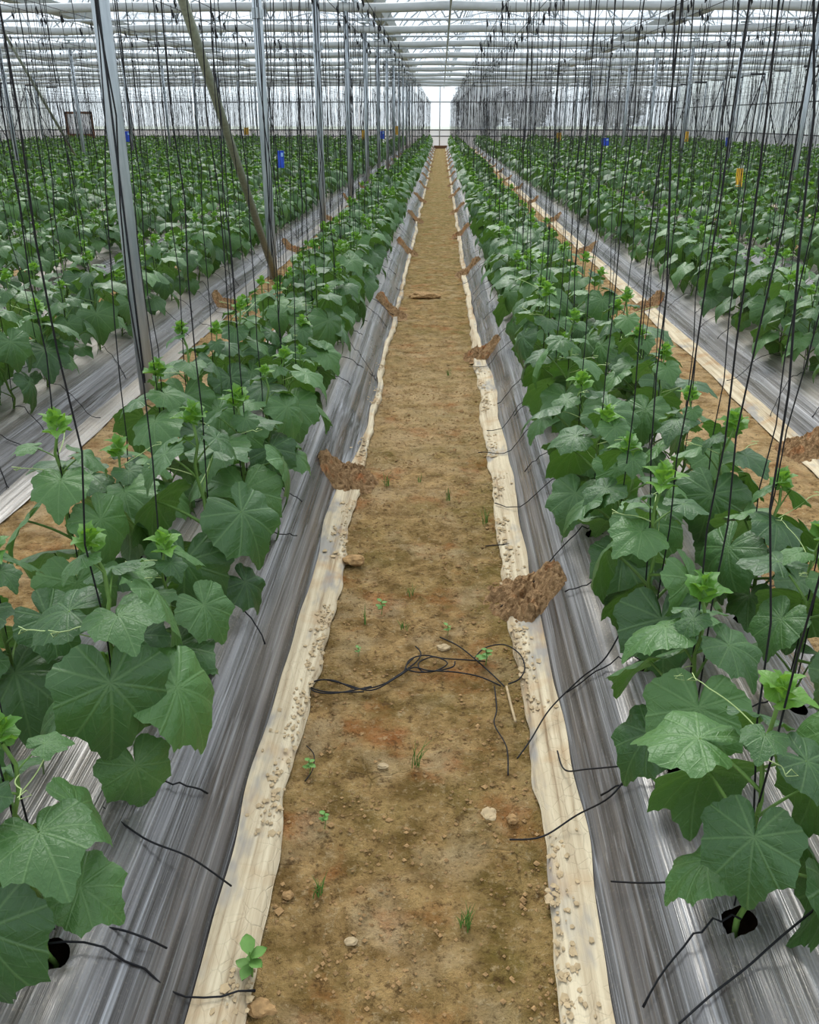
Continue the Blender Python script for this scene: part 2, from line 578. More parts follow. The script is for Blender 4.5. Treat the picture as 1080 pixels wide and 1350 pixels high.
# cross braces under the roof film (the lattice over the path)
for gx, gw, gn in ((-1.77, 8.57, 'middle'), (-10.3, 8.53, 'left'), (6.8, 8.2, 'right')):
    for k in range(3, 12):
        r = tag(link('roof_cross_brace', None, None, (gx + gw / 2, BAYS[k], 4.3)),
                'thin crossed tie rods under the roof behind the %s truss of the %s span' % (ordinal(k - 2), gn), 'tie rods', 'roof cross braces')
        for j, (ta, tb) in enumerate(((.12, .5), (.5, .12), (.5, .88), (.88, .5))):
            b = MB()
            b.tube([(gw * (ta - .5), 0, roof_z(ta) - 4.4), (gw * (tb - .5), BAYS[k + 1] - BAYS[k], roof_z(tb) - 4.4)], .012, 4)
            b.obj('tie_rod', M['white_steel'], r)
# rolled white curtains slung across the house, one at each line of posts
for k, y in enumerate(BAYS):
    if k < 2:
        continue
    b = MB()
    pts, rs = [], []
    x = XL + .2
    while x < XR - .1:
        pts.append((x, y + .02 * nz(x, k, 4), 3.45 + .045 * nz(x * .55, k * 3.1) - .02 * abs(math.sin(x * 1.1 + k))))
        rs.append(.082 + .014 * nz(x * 1.3, k * 2.2, 7))
        x += .3
    b.tube(pts, rs, 10)
    tag(b.obj('rolled_curtain', M['curtain']),
        'white plastic curtain rolled into a wavy tube, %s crossbar from the front overhead' % ordinal(max(1, k - 2)) if k > 2 else
        'white rolled plastic curtain just above the top edge of the photo', 'curtain', 'rolled curtains across the house')
b = MB(); b.tube([(.13, 2, 3.3), (.13, YB - .2, 3.3)], .022, 6)
tag(b.obj('overhead_pipe', M['white_steel']), 'thin pale pipe running lengthwise above the middle path', 'pipe')


# posts
def post_mesh():
    b = MB(); b.tube([(0, 0, -.15), (0, 0, 3.5)], .047, 14)
    return b.mesh('pole', M['galv'])
pm = post_mesh()
b = MB(); b.tube([(0, 0, -.045), (0, 0, .045)], .056, 12); b.box((.045, -.012, -.03), (.085, .012, .03))
clampm = b.mesh('clamp', M['galv'], False)
b = MB(); b.box((-.004, -.004, -.0), (.004, .004, 3.3))
seamm = b.mesh('seam_strip', M['wire'], False)
b = MB(); b.box((-.11, -.11, 0), (.11, .11, .02)); b.box((-.02, -.02, -.55), (.02, .02, 0)); 
headm = b.mesh('head_plate', M['galv'], False)
rows = {-1.77: 'row left of the path', 6.8: 'row right of the path', -10.3: 'second row to the left', -18.85: 'row furthest left'}
for gx in GUT:
    n = 0
    for k, y in enumerate(BAYS):
        if view((gx, y, 1.4))[0] < -10 or view((gx, y, 1.4))[0] > 1090:
            continue
        n += 1
        r = tag(link('support_post', None, None, (gx, y, 0)), 'round galvanised steel post, %s from the front in the %s' % (ordinal(n), rows[gx]),
                'post', 'galvanised posts')
        r.rotation_euler.z = rnd.uniform(-.4, .4)
        link('pole', pm, r)
        link('clamp', clampm, r, (0, 0, 2.48))
        link('head_plate', headm, r, (0, 0, 3.55))
        s = link('seam_strip', seamm, r, (.02, -.046, 0.1)); s['label'] = 'dark seam running down the post'
b = MB(); b.tube([(-1.73, 9.5, .05), (-1.73, 5.3, 3.42)], .036, 10)
tag(b.obj('diagonal_brace', M['rust']), 'olive grey slanting pipe leaning up from the foot of the second post', 'pipe')
b = MB(); b.tube([(-10.26, 27.2, .05), (-10.26, 23.2, 3.42)], .036, 8)
tag(b.obj('diagonal_brace', M['rust']), 'slanting pipe beside the posts of the second row to the left', 'pipe')


# ------------------------------------------------------------------ raised beds
def row_phase(c, s, i, sd):
    if sd == 'left' and i == 1:
        return 1.09 if s > 0 else .93
    if sd == 'right' and i == 1:
        return 1.20 if s < 0 else 1.02
    return .7 + (abs(hash((round(c, 2) * 100, s))) % 100) / 100 * SP


def bed(c, sd, idx):
    label = 'raised bed under silver plastic mulch film, %s bed %s of the path' % (ordinal(idx), sd)
    root = tag(link('raised_bed', None, None, (c, 0, 0)), label, 'plant bed', 'raised beds under film')
    near = idx == 1
    if near:
        us = list(np.linspace(-.39, .39, 79))
        us = [-.474, -.45, -.42] + us + [.42, .45, .474]
        y, yl = .3, []
        while y < 58.8:
            yl.append(y)
            y += .0125 if y < 4.2 else .0125 * (1 + (y - 4.2) * .9)
    else:
        us = [-.39, -.37, -.345, -.31, -.27, -.22, -.16, -.08, 0, .08, .16, .22, .27, .31, .345, .37, .39]
        y, yl = .3, []
        while y < 58.8:
            yl.append(y)
            y += .25 if idx == 2 else .8
    holes = []
    if near:
        for s in (-1, 1):
            k = 0
            y0 = row_phase(c, s, idx, sd)
            while y0 + k * SP < 4.2:
                holes.append((s * .17, y0 + k * SP, .036))
                k += 1
    v, keep = [], []
    for y in yl:
        for u in us:
            w = wander(c, 1 if u > 0 else -1, y) * min(1, abs(u) / .39) ** 2 * (1.6 if abs(u) > .46 else 1)
            z = prof_at(c, u, y)
            if abs(u) > .4:
                z -= .010
            if abs(u) < .385:
                z += .009 * nz(u * 5 + c, y * 1.1) + .0035 * nz(u * 30 + c, y * .7, 2)
                if .2 < abs(u):
                    z += .003 * nz(u * 70 + c, y * .4, 5)
            v.append([u + w * (1 if u > 0 else -1), y, z])
    nu = len(us)
    dead = set()
    for hx, hy, hr in holes:
        for j, y in enumerate(yl):
            if abs(y - hy) > .07:
                continue
            for i, u in enumerate(us):
                dx, dy = u - hx, y - hy
                q = math.hypot(dx, dy)
                rr = hr * (.85 + .25 * nz(math.atan2(dy, dx) * 1.5, hy * 9))
                if q < rr * .92:
                    dead.add(j * nu + i)
                elif q < rr + .012:
                    t = rr / q
                    v[j * nu + i][0] += dx * (t - 1); v[j * nu + i][1] += dy * (t - 1)
                    v[j * nu + i][2] -= .004
    f = []
    for j in range(len(yl) - 1):
        for i in range(nu - 1):
            q = (j * nu + i, j * nu + i + 1, (j + 1) * nu + i + 1, (j + 1) * nu + i)
            if not any(k in dead for k in q):
                f.append(q)
    link('mulch_film', mesh('mulch_film', v, f, M['film']), root)
    if near:
        # bed soil, seen through the planting holes
        v = [(u * .97, y, prof(u) - .05 + .012 * nz(u * 30, y * 30)) for y in np.arange(.3, 6, .03) for u in np.linspace(-.3, .3, 24)]
        m = len(np.arange(.3, 6, .03))
        f = [(j * 24 + i, j * 24 + i + 1, (j + 1) * 24 + i + 1, (j + 1) * 24 + i) for j in range(m - 1) for i in range(23)]
        so = link('bed_soil', mesh('bed_soil', v, f, M['dark']), root)
    # mud covered foot of the sheet on either side
    for s in (-1, 1):
        pathside = (sd == 'left') == (s > 0)
        ev = np.linspace(.384, .484, 12 if near else 3)
        if near:
            y, yl2 = .3, []
            while y < 58.8:
                yl2.append(y)
                y += .02 if y < 5 else .02 * (1 + (y - 5) * .6)
        else:
            yl2 = yl
        v = []
        for y in yl2:
            e0 = .384
            if near and pathside:               # further on the mud only clings to the very edge
                k0, k1, e1 = (3.7, 4.3, .452) if sd == 'left' else (5.4, 7.5, .440)
                e0 += (e1 - .384) * min(1, max(0, (y - k0) / (k1 - k0))) + .010 * nz(y * 2.2, c, 6)
            for q in range(len(ev)):
                t = q / (len(ev) - 1)
                e = e0 + (.484 - e0) * t
                w = wander(c, s, y) * (1 + t * .6) + (.012 * nz(y * 9, c, s) * t if near else 0)
                z = prof_at(c, s * e, y) + .004 + (.006 * nz(e * 60, y * 1.5, c) + .004 * nz(e * 90, y * 12, c)) * (t + .15 if near else 0)
                if t > .95:
                    z = .004
                v.append((s * (e + w), y, z))
        m = len(ev)
        f = [(j * m + i, j * m + i + 1, (j + 1) * m + i + 1, (j + 1) * m + i)[::s] for j in range(len(yl2) - 1) for i in range(m - 1)]
        muddy = (near and pathside) or (sd == 'right' and s < 0)
        o = link('mud_skirt' if muddy else 'film_foot', mesh('mud_skirt' if muddy else 'film_foot', v, f, M['mud' if muddy else 'film']), root)
        if muddy:
            o['label'] = 'cream coloured dried mud on the foot of the film'
        if near and pathside:
            # curled flakes of mud, uncountable
            fb = MB()
            rr = random.Random(idx * 5 + s)
            for q in range(900):
                y = .4 + 5.5 * rr.random() ** 1.3
                if nz(y * 2.3, c * 5) < .02:
                    continue
                e = min(.482, rr.gauss(.462, .015)) if rr.random() < .85 else rr.uniform(.40, .48)
                a, sz = rr.uniform(0, 6.3), rr.uniform(.002, .0075) * (1 if rr.random() < .85 else 1.6)
                px, z0 = s * (e + wander(c, s, y) * 1.6), prof_at(c, s * e, y) + .003 + rr.uniform(0, .004)
                vv = []
                for h in (0, .0012):
                    for t in range(5):
                        ra = sz * rr.uniform(.6, 1.2)
                        vv.append((px + ra * math.cos(a + t * 1.257), y + ra * 1.3 * math.sin(a + t * 1.257), z0 + h + rr.uniform(0, .003)))
                fb.add(vv, [(9, 8, 7, 6, 5)[::-1], (0, 1, 6, 5), (1, 2, 7, 6), (2, 3, 8, 7), (3, 4, 9, 8), (4, 0, 5, 9)])
            tag(fb.obj('mud_flakes', M['flake'], root, False), 'curled flakes of dry mud', kind='stuff')
    return root


for c, sd, i in beds:
    bed(c, sd, i)


# ------------------------------------------------------------------ heaps of soil that hold the sheets down
def heap(c, s, y, ln, label, seed):
    """grid patch lying on the flank of the bed"""
    nu_, nv = 34, 26
    u0, u1 = .57, .29
    v, f = [], []
    for j in range(nv + 1):
        for i in range(nu_ + 1):
            a, b_ = i / nu_ * 2 - 1, j / nv * 2 - 1
            u = u0 + (u1 - u0) * (i / nu_)
            edge = max(0, 1 - (a * a + b_ * b_) ** 1.2 * (1 + .3 * nz(a * 2, b_ * 2, seed)))
            yy = b_ * ln + .06 * nz(a, seed) - (i / nu_ - .5) * ln * .3
            z = max(prof_at(c, s * u, y), .002) - .016 + ((.030 + .05 * (i / nu_)) * edge ** .6) + (.020 * nz(a * 4, b_ * 4, seed) + .022 * nz(a * 9, b_ * 9, seed) + .012 * nz(a * 20, b_ * 20, seed)) * min(1, edge * 3) * 1.2
            v.append((s * u, yy, z))
    m = nu_ + 1
    for j in range(nv):
        for i in range(nu_):
            f.append((j * m + i, j * m + i + 1, (j + 1) * m + i + 1, (j + 1) * m + i)[::-s])
    o = link('soil_heap', mesh('soil_heap', v, f, M['heap'], False), None, (c, y, 0))
    tag(o, label, 'soil heap', 'soil heaps on the film edges')


for c, s, y0, dy, nm in ((-.835, 1, 3.83, 3.83, 'left side of the path'), (.735, -1, 2.72, 3.55, 'right side of the path'),
                         (2.285, -1, 4.3, 3.7, 'second right bed'), (-2.315, 1, 8.0, 3.8, 'second left bed'), (.735, 1, 6.3, 3.6, 'outer flank of first right bed')):
    for k in range(14):
        y = y0 + dy * k + (.2 * nz(k, c) if k else 0)
        if y > 54:
            break
        heap(c, s, y, .17, 'crumbly brown soil heap, %s from the front on the %s' % (ordinal(k + 1), nm), k * 3.3 + c)


# ------------------------------------------------------------------ cucumber leaves and plants
OUT = [(0, 1.10), (12, .95), (28, .80), (40, .84), (51, .93), (63, .83), (82, .75), (101, .85), (112, .80), (128, .70), (146, .69), (158, .62), (170, .44), (176, .2), (180, .1)]


def outline(t):
    d = abs(math.degrees(t))
    for (a, ra), (b_, rb) in zip(OUT, OUT[1:]):
        if d <= b_:
            k = (d - a) / (b_ - a)
            k = k * k * (3 - 2 * k)
            return ra + (rb - ra) * k
    return .1


VE = (0, .62, 1.28, 1.98, 2.55)


def blade(rg, na, nr, serr=True, fold=None):
    """heart shaped five lobed blade, petiole joint at the origin, tip along +y, unit size"""
    ph = rg.uniform(0, 6.3)
    droop = rg.uniform(.15, .48)
    tipd = rg.uniform(.05, .30)
    cup = rg.uniform(-.02, .22) if fold is None else fold
    wav = rg.uniform(.03, .085)
    asym = rg.uniform(-.06, .06)
    v, uv = [(0, 0, .0)], [(.5, .5)]
    for i in range(1, nr + 1):
        for j in range(na):
            t = -PI + 2 * PI * j / na
            R = outline(t) * (1 + asym * math.sin(t))
            q = i / nr
            if serr and i == nr:
                R *= 1 + (.022 if j % 2 else -.012)
            r = R * q
            x, y = r * math.sin(t), r * math.cos(t)
            o = min(abs(abs(t) - a) for a in VE)
            z = -droop * r * r - tipd * max(0, y) ** 2 + cup * abs(x) * (1 - .3 * r)
            z += .34 * min(o, .3) * r * (1.1 - .7 * q)            # quilted between the veins
            z += wav * math.sin(4 * t + ph) * q ** 3 + .5 * wav * math.sin(9 * t + 2 * ph) * q ** 4
            v.append((x, y, z))
            uv.append((.5 + x / 2.5, .5 + y / 2.5))
    f = []
    for j in range(na):
        f.append((0, 1 + (j + 1) % na, 1 + j))
    for i in range(1, nr):
        for j in range(na):
            a, b_ = 1 + (i - 1) * na, 1 + i * na
            f.append((a + j, a + (j + 1) % na, b_ + (j + 1) % na, b_ + j))
    return v, [tuple(reversed(q)) for q in f], uv


RB = .118       # blade radius in metres


def leaf_mesh(rg, na, nr, pn, pitch, ptilt):
    """petiole leaving the stem at the origin along +y, blade at its end"""
    L = rg.uniform(.11, .165)
    e0, pts = ptilt, []
    p = Vector((0, 0, 0))
    for i in range(pn + 1):
        pts.append(p.copy())
        e = e0 - .35 * i / pn
        p += Vector((0, math.cos(e), math.sin(e))) * L / pn
    b = MB()
    b.tube(pts, [.0042 - .0014 * i / pn for i in range(pn + 1)], 6 if pn > 3 else 4, False)
    nb = len(b.v)
    nf = len(b.f)
    bv, bf, buv = blade(rg, na, nr, na > 30)
    mt = Matrix.Translation(pts[-1]) @ Matrix.Rotation(pitch, 4, 'X') @ Matrix.Rotation(rg.uniform(-.3, .3), 4, 'Y') @ Matrix.Scale(RB, 4)
    b.add([mt @ Vector(q) for q in bv], bf)
    return mesh('leaf', b.v, b.f, [M['leaf'], M['stem']], True, [(.5, .5)] * nb + buv, [1] * nf + [0] * len(bf))


rl = random.Random(21)
LEAF_HI = [leaf_mesh(rl, 64, 6, 6, -.15 - .11 * i, rl.uniform(.5, .95)) for i in range(9)]
rl = random.Random(21)
LEAF_MID = [leaf_mesh(rl, 26, 3, 3, -.15 - .11 * i, rl.uniform(.5, .95)) for i in range(9)]


def tip_mesh(rg, hi):
    b, uv = MB(), []
    for k in range(6):
        bv, bf, buv = blade(rg, 32 if hi else 14, 3 if hi else 2, hi, fold=.55)
        a = k * 2.4 + rg.uniform(-.3, .3)
        sc = (.036, .034, .029, .024, .019, .015)[k]
        el = (.55, .75, .95, 1.1, 1.25, 1.4)[k]
        mt = Matrix.Translation((0, 0, .006 * k)) @ Matrix.Rotation(a, 4, 'Z') @ Matrix.Rotation(el, 4, 'X') @ Matrix.Translation((0, .012, 0)) @ Matrix.Scale(sc, 4)
        b.add([mt @ Vector(q) for q in bv], bf)
        uv += buv
    return mesh('growing_tip', b.v, b.f, M['tip'], True, uv)


def tendril_mesh(rg):
    b = MB()
    pts = []
    L, a0 = rg.uniform(.10, .18), rg.uniform(.1, .6)
    for i in range(15):
        t = i / 14
        if t < .7:
            pts.append((.012 * math.sin(t * 4), L * t, math.sin(a0) * L * t - .12 * L * t * t))
        else:
            q = (t - .7) * 26
            pts.append((.012 * math.sin(2.8) + .012 * math.sin(q), L * .7 + .012 * (1 - math.cos(q)) + (t - .7) * .05, math.sin(a0) * L * .7 - .06 * L + (t - .7) * .03))
    b.tube(pts, [.0016 - .0006 * i / 14 for i in range(15)], 4, False)
    return b.mesh('tendril', M['tendril'])


TIP_HI = [tip_mesh(rl, True) for _ in range(4)]
TIP_MID = [tip_mesh(rl, False) for _ in range(4)]
TEND = [tendril_mesh(rl) for _ in range(4)]


def plant_spec(seed, hi):
    """(part name, mesh, matrix) of one plant standing at the origin on the film"""
    rg = random.Random(seed)
    H = rg.uniform(.38, .53)
    n = rg.choice((9, 10, 10, 11))
    parts = []
    bx, by = rg.uniform(-.03, .03), rg.uniform(-.03, .03)

    def ax(z):
        return Vector((bx * z / H + .010 * math.sin(z * 38 + seed), by * z / H + .010 * math.cos(z * 31 + seed), z))
    b = MB()
    m = 10 if hi else 5
    b.tube([ax(-.05)] + [ax(H * i / m) for i in range(m + 1)], [.0065] + [.0062 - .0025 * i / m for i in range(m + 1)], 7 if hi else 4, False)
    parts.append(('stem', b.mesh('stem', M['stem']), Matrix.Identity(4)))
    a0 = rg.uniform(0, 6.3)
    L = LEAF_HI if hi else LEAF_MID
    for i in range(n):
        t = (i + .3) / n
        z = H * (.08 + .86 * t)
        az = a0 + i * 2.4 + rg.uniform(-.35, .35)
        sc = (.72, .92, 1.06, 1.10, 1.05, 1.0, .92, .80, .70, .60, .5)[i] * rg.uniform(.86, 1.12)
        if i >= n - 2:
            sc = min(sc, (.62, .42)[i - n + 2])
        k = rg.randrange(2, 9) if t < .6 else rg.randrange(0, 6)
        mt = Matrix.Translation(ax(z)) @ Matrix.Rotation(az, 4, 'Z') @ Matrix.Rotation(.12 if t > .6 else rg.uniform(-.25, .05), 4, 'X') @ Matrix.Scale(sc, 4)
        parts.append(('leaf', L[k], mt))
    mt = Matrix.Translation(ax(H)) @ Matrix.Rotation(rg.uniform(0, 6), 4, 'Z') @ Matrix.Scale(rg.uniform(.9, 1.3), 4)
    parts.append(('growing_tip', (TIP_HI if hi else TIP_MID)[seed % 4], mt))
    if hi:
        for q in range(2):
            mt = Matrix.Translation(ax(H * rg.uniform(.5, .95))) @ Matrix.Rotation(rg.uniform(0, 6.3), 4, 'Z')
            parts.append(('tendril', TEND[(seed + q) % 4], mt))
    return parts, H


SPEC_HI = [plant_spec(s, True) for s in range(100, 112)]
SPEC_MID = [plant_spec(s, False) for s in range(100, 112)]

sites = []                     # x, y, z, bed side, bed index, row word, order in row
for c, sd, i in beds:
    for s in (-1, 1):
        y0 = row_phase(c, s, i, sd)
        k = 0
        inner = (s > 0) == (sd == 'left')
        while True:
            y = y0 + k * SP
            if y > 57.8:
                break
            k += 1
            jx, jy = rnd.uniform(-.012, .012), rnd.uniform(-.015, .015)
            if rnd.random() < .015 and y > 5:
                continue
            x = c + s * .17 + jx
            a = view((x, y, .5))
            if a[2] < .1 or not (-350 < a[0] < 1430):
                continue
            sites.append([x, y + jy, .21, sd, i, 'path-side' if inner else 'outer', s])
sites.sort(key=lambda q: q[1] ** 2 + q[0] ** 2)
cnt = {}
N_IND = 300


def visible(q):
    for h in (.2, .75):
        a = view((q[0], q[1], h))
        m = 260 if q[4] == 1 and q[1] < 3 else 70            # leaves of the nearest plants reach into view
        if -m < a[0] < 1080 + m and a[1] < 1480 + m:
            return True
    return False


ind, mass = [], []
for q in sites:
    if len(ind) < N_IND and visible(q):
        key = (q[3], q[4], q[5])
        seen = any(-40 < a[0] < 1120 and a[1] < 1380 for a in (view((q[0], q[1], h)) for h in (.25, .5, .75)))
        if seen:
            cnt[key] = cnt.get(key, 0) + 1
        else:
            cnt[key + (0,)] = cnt.get(key + (0,), 0) + 1
        ind.append(q + [cnt[key] if seen else -cnt[key + (0,)]])
    elif q[1] > 3:
        mass.append(q)

str_top = {}
for n_, (x, y, z, sd, bi, rw, s, k) in enumerate(ind):
    near = math.hypot(x, y) < 5.2
    r = tag(link('cucumber_plant', None, None, (x, y, z)),
            '%s cucumber plant from the front in the %s row of the %s %s bed' % (ordinal(k), rw, ordinal(bi), sd) if k > 0 else
            '%s frame-cut cucumber plant at the near end of the %s %s bed, %s row' % (ordinal(-k), ordinal(bi), sd, rw),
            'plant', 'cucumber plants on the beds')
    r.rotation_euler.z = rnd.uniform(0, 6.3)
    sc = rnd.uniform(.86, 1.12)
    r.scale = (sc, sc, sc)
    spec, H = (SPEC_HI if near else SPEC_MID)[rnd.randrange(12)]
    for nm, me, mt in spec:
        o = link(nm, me, r)
        o.matrix_local = mt
    str_top[n_] = (H * sc, near)

# ------------------------------------------------------------------ twine strings
WZ = 2.5
b = MB(); b.tube([(0, 0, -.035), (.004, .003, -.018), (0, 0, 0), (-.004, 0, .018), (0, 0, .035)], [.003, .008, .009, .007, .003], 6)
KNOT = b.mesh('knot', M['twine'])
for n_, (x, y, z, sd, bi, rw, s, k) in enumerate(ind):
    H, near = str_top[n_]
    rg = random.Random(n_ * 13 + 1)
    o_ = tag(link('support_twine', None, None, (x, y, z)),
             'black twine over the %s plant in the %s row of the %s %s bed' % (ordinal(k) if k > 0 else ordinal(-k) + ' frame-cut', rw, ordinal(bi), sd),
             'twine', 'twine strings over the plants')
    b = MB()
    for w in range(2 if rg.random() < .45 else 1):
        lx, ly = rg.gauss(0, .05), rg.gauss(0, .13)
        pts = []
        zt = WZ - z
        for i in range(13):
            t = i / 12
            wob = .012 * math.sin(t * PI)
            pts.append((.02 * (w - .5) + lx * t + wob * rg.uniform(-1, 1), .015 + ly * t + wob * rg.uniform(-1, 1), .03 + (zt - .03) * t))
        b.tube(pts, .0019 if near else .0022, 5, False)
    b.obj('strand', M['twine'], o_)
    link('knot', KNOT, o_, (lx, .015 + ly, zt - .07))
    # loose tails that lie over the film
    for w in range(2 if rg.random() < .35 and near else 1):
        ln = rg.uniform(.12, .30) if rg.random() < .75 else rg.uniform(.3, .42)
        side = s if rg.random() < .8 else -s
        a = rg.uniform(-.75, .75) - (.25 if rg.random() < .5 else 0)
        bed_c = x - s * .17
        b = MB()
        pts = []
        cur = rg.uniform(-.9, .9)
        px, py = x, y
        for i in range(12):
            t = i / 11
            lift = .05 * math.sin(PI * min(1, t * 1.6)) * rg.uniform(.2, 1) * (1 - t) + .012 * (t > .6) * rg.random()
            gz = prof_at(bed_c, px - bed_c, py)
            pts.append((px - x, py - y, gz + .010 + lift - z))
            d = a + cur * t
            px += side * math.cos(d) * ln / 11
            py += math.sin(d) * ln / 11
        b.tube(pts, [.0021] * 11 + [.0028], 5)
        b.obj('loose_end', M['twine'], o_)


# ------------------------------------------------------------------ the rest of the crop, one mass
def mass_np(name, chunks, mats, label):
    """chunks: list of (verts n x k x 3, faces k, uv k x 2, material, tint n)"""
    V, L, UV, MI, T = [], [], [], [], []
    off = 0
    for ve, fa, uv, mi, ti in chunks:
        n_, k_, _ = ve.shape
        V.append(ve.reshape(-1, 3))
        fa = np.asarray(fa)
        F = (fa[None] + (np.arange(n_) * k_)[:, None, None] + off).reshape(-1, 3)
        L.append(F)
        UV.append(np.tile(uv, (n_, 1)))
        T.append(np.repeat(ti, k_))
        MI.append(np.full(len(F), mi))
        off += n_ * k_
    V, L, UV, MI, T = np.concatenate(V), np.concatenate(L), np.concatenate(UV), np.concatenate(MI), np.concatenate(T)
    me = D.meshes.new(name)
    me.vertices.add(len(V)); me.vertices.foreach_set('co', V.astype(np.float32).ravel())
    me.loops.add(L.size); me.loops.foreach_set('vertex_index', L.astype(np.int32).ravel())
    me.polygons.add(len(L)); me.polygons.foreach_set('loop_start', np.arange(0, L.size, 3, dtype=np.int32))
    for m in mats:
        me.materials.append(m)
    me.polygons.foreach_set('material_index', MI.astype(np.int32))
    me.polygons.foreach_set('use_smooth', np.ones(len(L), bool))
    at = me.attributes.new('tint', 'FLOAT', 'POINT'); at.data.foreach_set('value', T.astype(np.float32))
    l = me.uv_layers.new(name='UVMap'); l.data.foreach_set('uv', UV[L.ravel()].astype(np.float32).ravel())
    me.update(); me.validate()
    return link(name, me)


def tri_blade(rg, angs, inner):
    v, uv = [(0, 0, 0)], [(.5, .5)]
    dr, td, cu = rg.uniform(.15, .4), rg.uniform(.1, .35), rg.uniform(0, .2)
    for q in ((.55, 1) if inner else (1,)):
        for a in angs:
            t = math.radians(a)
            r = outline(t) * q
            x, y = r * math.sin(t), r * math.cos(t)
            v.append((x, y, -dr * r * r - td * max(0, y) ** 2 + cu * abs(x) + .05 * rg.uniform(-1, 1) * q))
            uv.append((.5 + x / 2.5, .5 + y / 2.5))
    n_ = len(angs)
    f = [(0, 1 + (j + 1) % n_, 1 + j) for j in range(n_)]
    if inner:
        for j in range(n_):
            a, b_ = 1 + j, 1 + (j + 1) % n_
            f += [(a, b_, b_ + n_), (a, b_ + n_, a + n_)]
    return np.array(v), [tuple(reversed(q)) for q in f], np.array(uv)


ANG_A = [-168, -140, -100, -60, -30, 0, 30, 60, 100, 140, 168]
ANG_B = [-160, -100, -50, 0, 50, 100, 160]
npr = np.random.RandomState(3)
Mx = np.array([q[:3] for q in mass])
dist = np.hypot(Mx[:, 0], Mx[:, 1])
chunks = []


def rot(az, pitch, roll):
    """n x 3 x 3: Rz(az) Rx(pitch) Ry(roll)"""
    ca, sa, cp, sp, cr, sr = np.cos(az), np.sin(az), np.cos(pitch), np.sin(pitch), np.cos(roll), np.sin(roll)
    o, l = np.zeros_like(az), np.ones_like(az)
    Z = np.stack([np.stack([ca, -sa, o], -1), np.stack([sa, ca, o], -1), np.stack([o, o, l], -1)], -2)
    X = np.stack([np.stack([l, o, o], -1), np.stack([o, cp, -sp], -1), np.stack([o, sp, cp], -1)], -2)
    Y = np.stack([np.stack([cr, o, sr], -1), np.stack([o, l, o], -1), np.stack([-sr, o, cr], -1)], -2)
    return Z @ X @ Y


for lo, hi, angs, inner, nl in ((0, 19, ANG_A, True, 8), (19, 34, ANG_B, False, 8), (34, 99, ANG_B, False, 6)):
    P = Mx[(dist >= lo) & (dist < hi)]
    n_ = len(P)
    if not n_:
        continue
    ps = npr.uniform(.86, 1.14, n_)
    a0 = npr.uniform(0, 6.3, n_)
    Hh = npr.uniform(.38, .52, n_) * ps
    for i in range(nl):
        bv, bf, buv = tri_blade(rl, angs, inner)
        t = (i + .4) / nl
        az = a0 + i * 2.4 + npr.uniform(-.4, .4, n_)
        sc = RB * (np.interp(t, [0, .3, .55, .8, 1], [.7, 1.05, 1.05, .75, .45]) * npr.uniform(.85, 1.15, n_)) * (1.15 if nl == 6 else 1)
        out = .10 * np.interp(t, [0, .3, .6, 1], [.7, 1., 1., .5]) * npr.uniform(.8, 1.2, n_)
        o = np.stack([-np.sin(az) * out, np.cos(az) * out, Hh * (.1 + .86 * t) + out * .5], -1)
        R_ = rot(az, npr.uniform(-1.0, -.1, n_), npr.uniform(-.35, .35, n_))
        ve = np.einsum('nij,kj->nki', R_, bv) * sc[:, None, None] + (P + o)[:, None]
        chunks.append((ve, bf, buv, 0, npr.uniform(0, 1, n_)))
    for i in range(4 if nl == 8 else 3):
        bv, bf, buv = tri_blade(rl, ANG_B, False)
        bv = bv * np.array([.8, 1, 1]); bv[:, 2] += .5 * np.abs(bv[:, 0])
        az = a0 + i * 2.1
        o = np.stack([np.zeros(n_), np.zeros(n_), Hh], -1)
        R_ = rot(az, npr.uniform(.4, 1.2, n_), npr.uniform(-.2, .2, n_))
        ve = np.einsum('nij,kj->nki', R_, bv) * .055 + (P + o)[:, None]
        chunks.append((ve, bf, buv, 1, npr.uniform(0, 1, n_)))
    # stems
    q = np.array([(math.cos(a) * .006, math.sin(a) * .006) for a in (0, 2.1, 4.2)])
    ve = np.zeros((n_, 6, 3))
    ve[:, :3, :2] = q; ve[:, 3:, :2] = q
    ve[:, 3:, 2] = Hh[:, None]
    ve += P[:, None]
    chunks.append((ve, [(0, 1, 4), (0, 4, 3), (1, 2, 5), (1, 5, 4), (2, 0, 3), (2, 3, 5)], np.full((6, 2), .5), 2, np.zeros(n_)))
o = mass_np('distant_cucumber_crop', chunks, [M['leaf'], M['tip'], M['stem']], '')
tag(o, 'dense green rows of further cucumber plants filling the back of the house', 'crop', None, 'stuff')

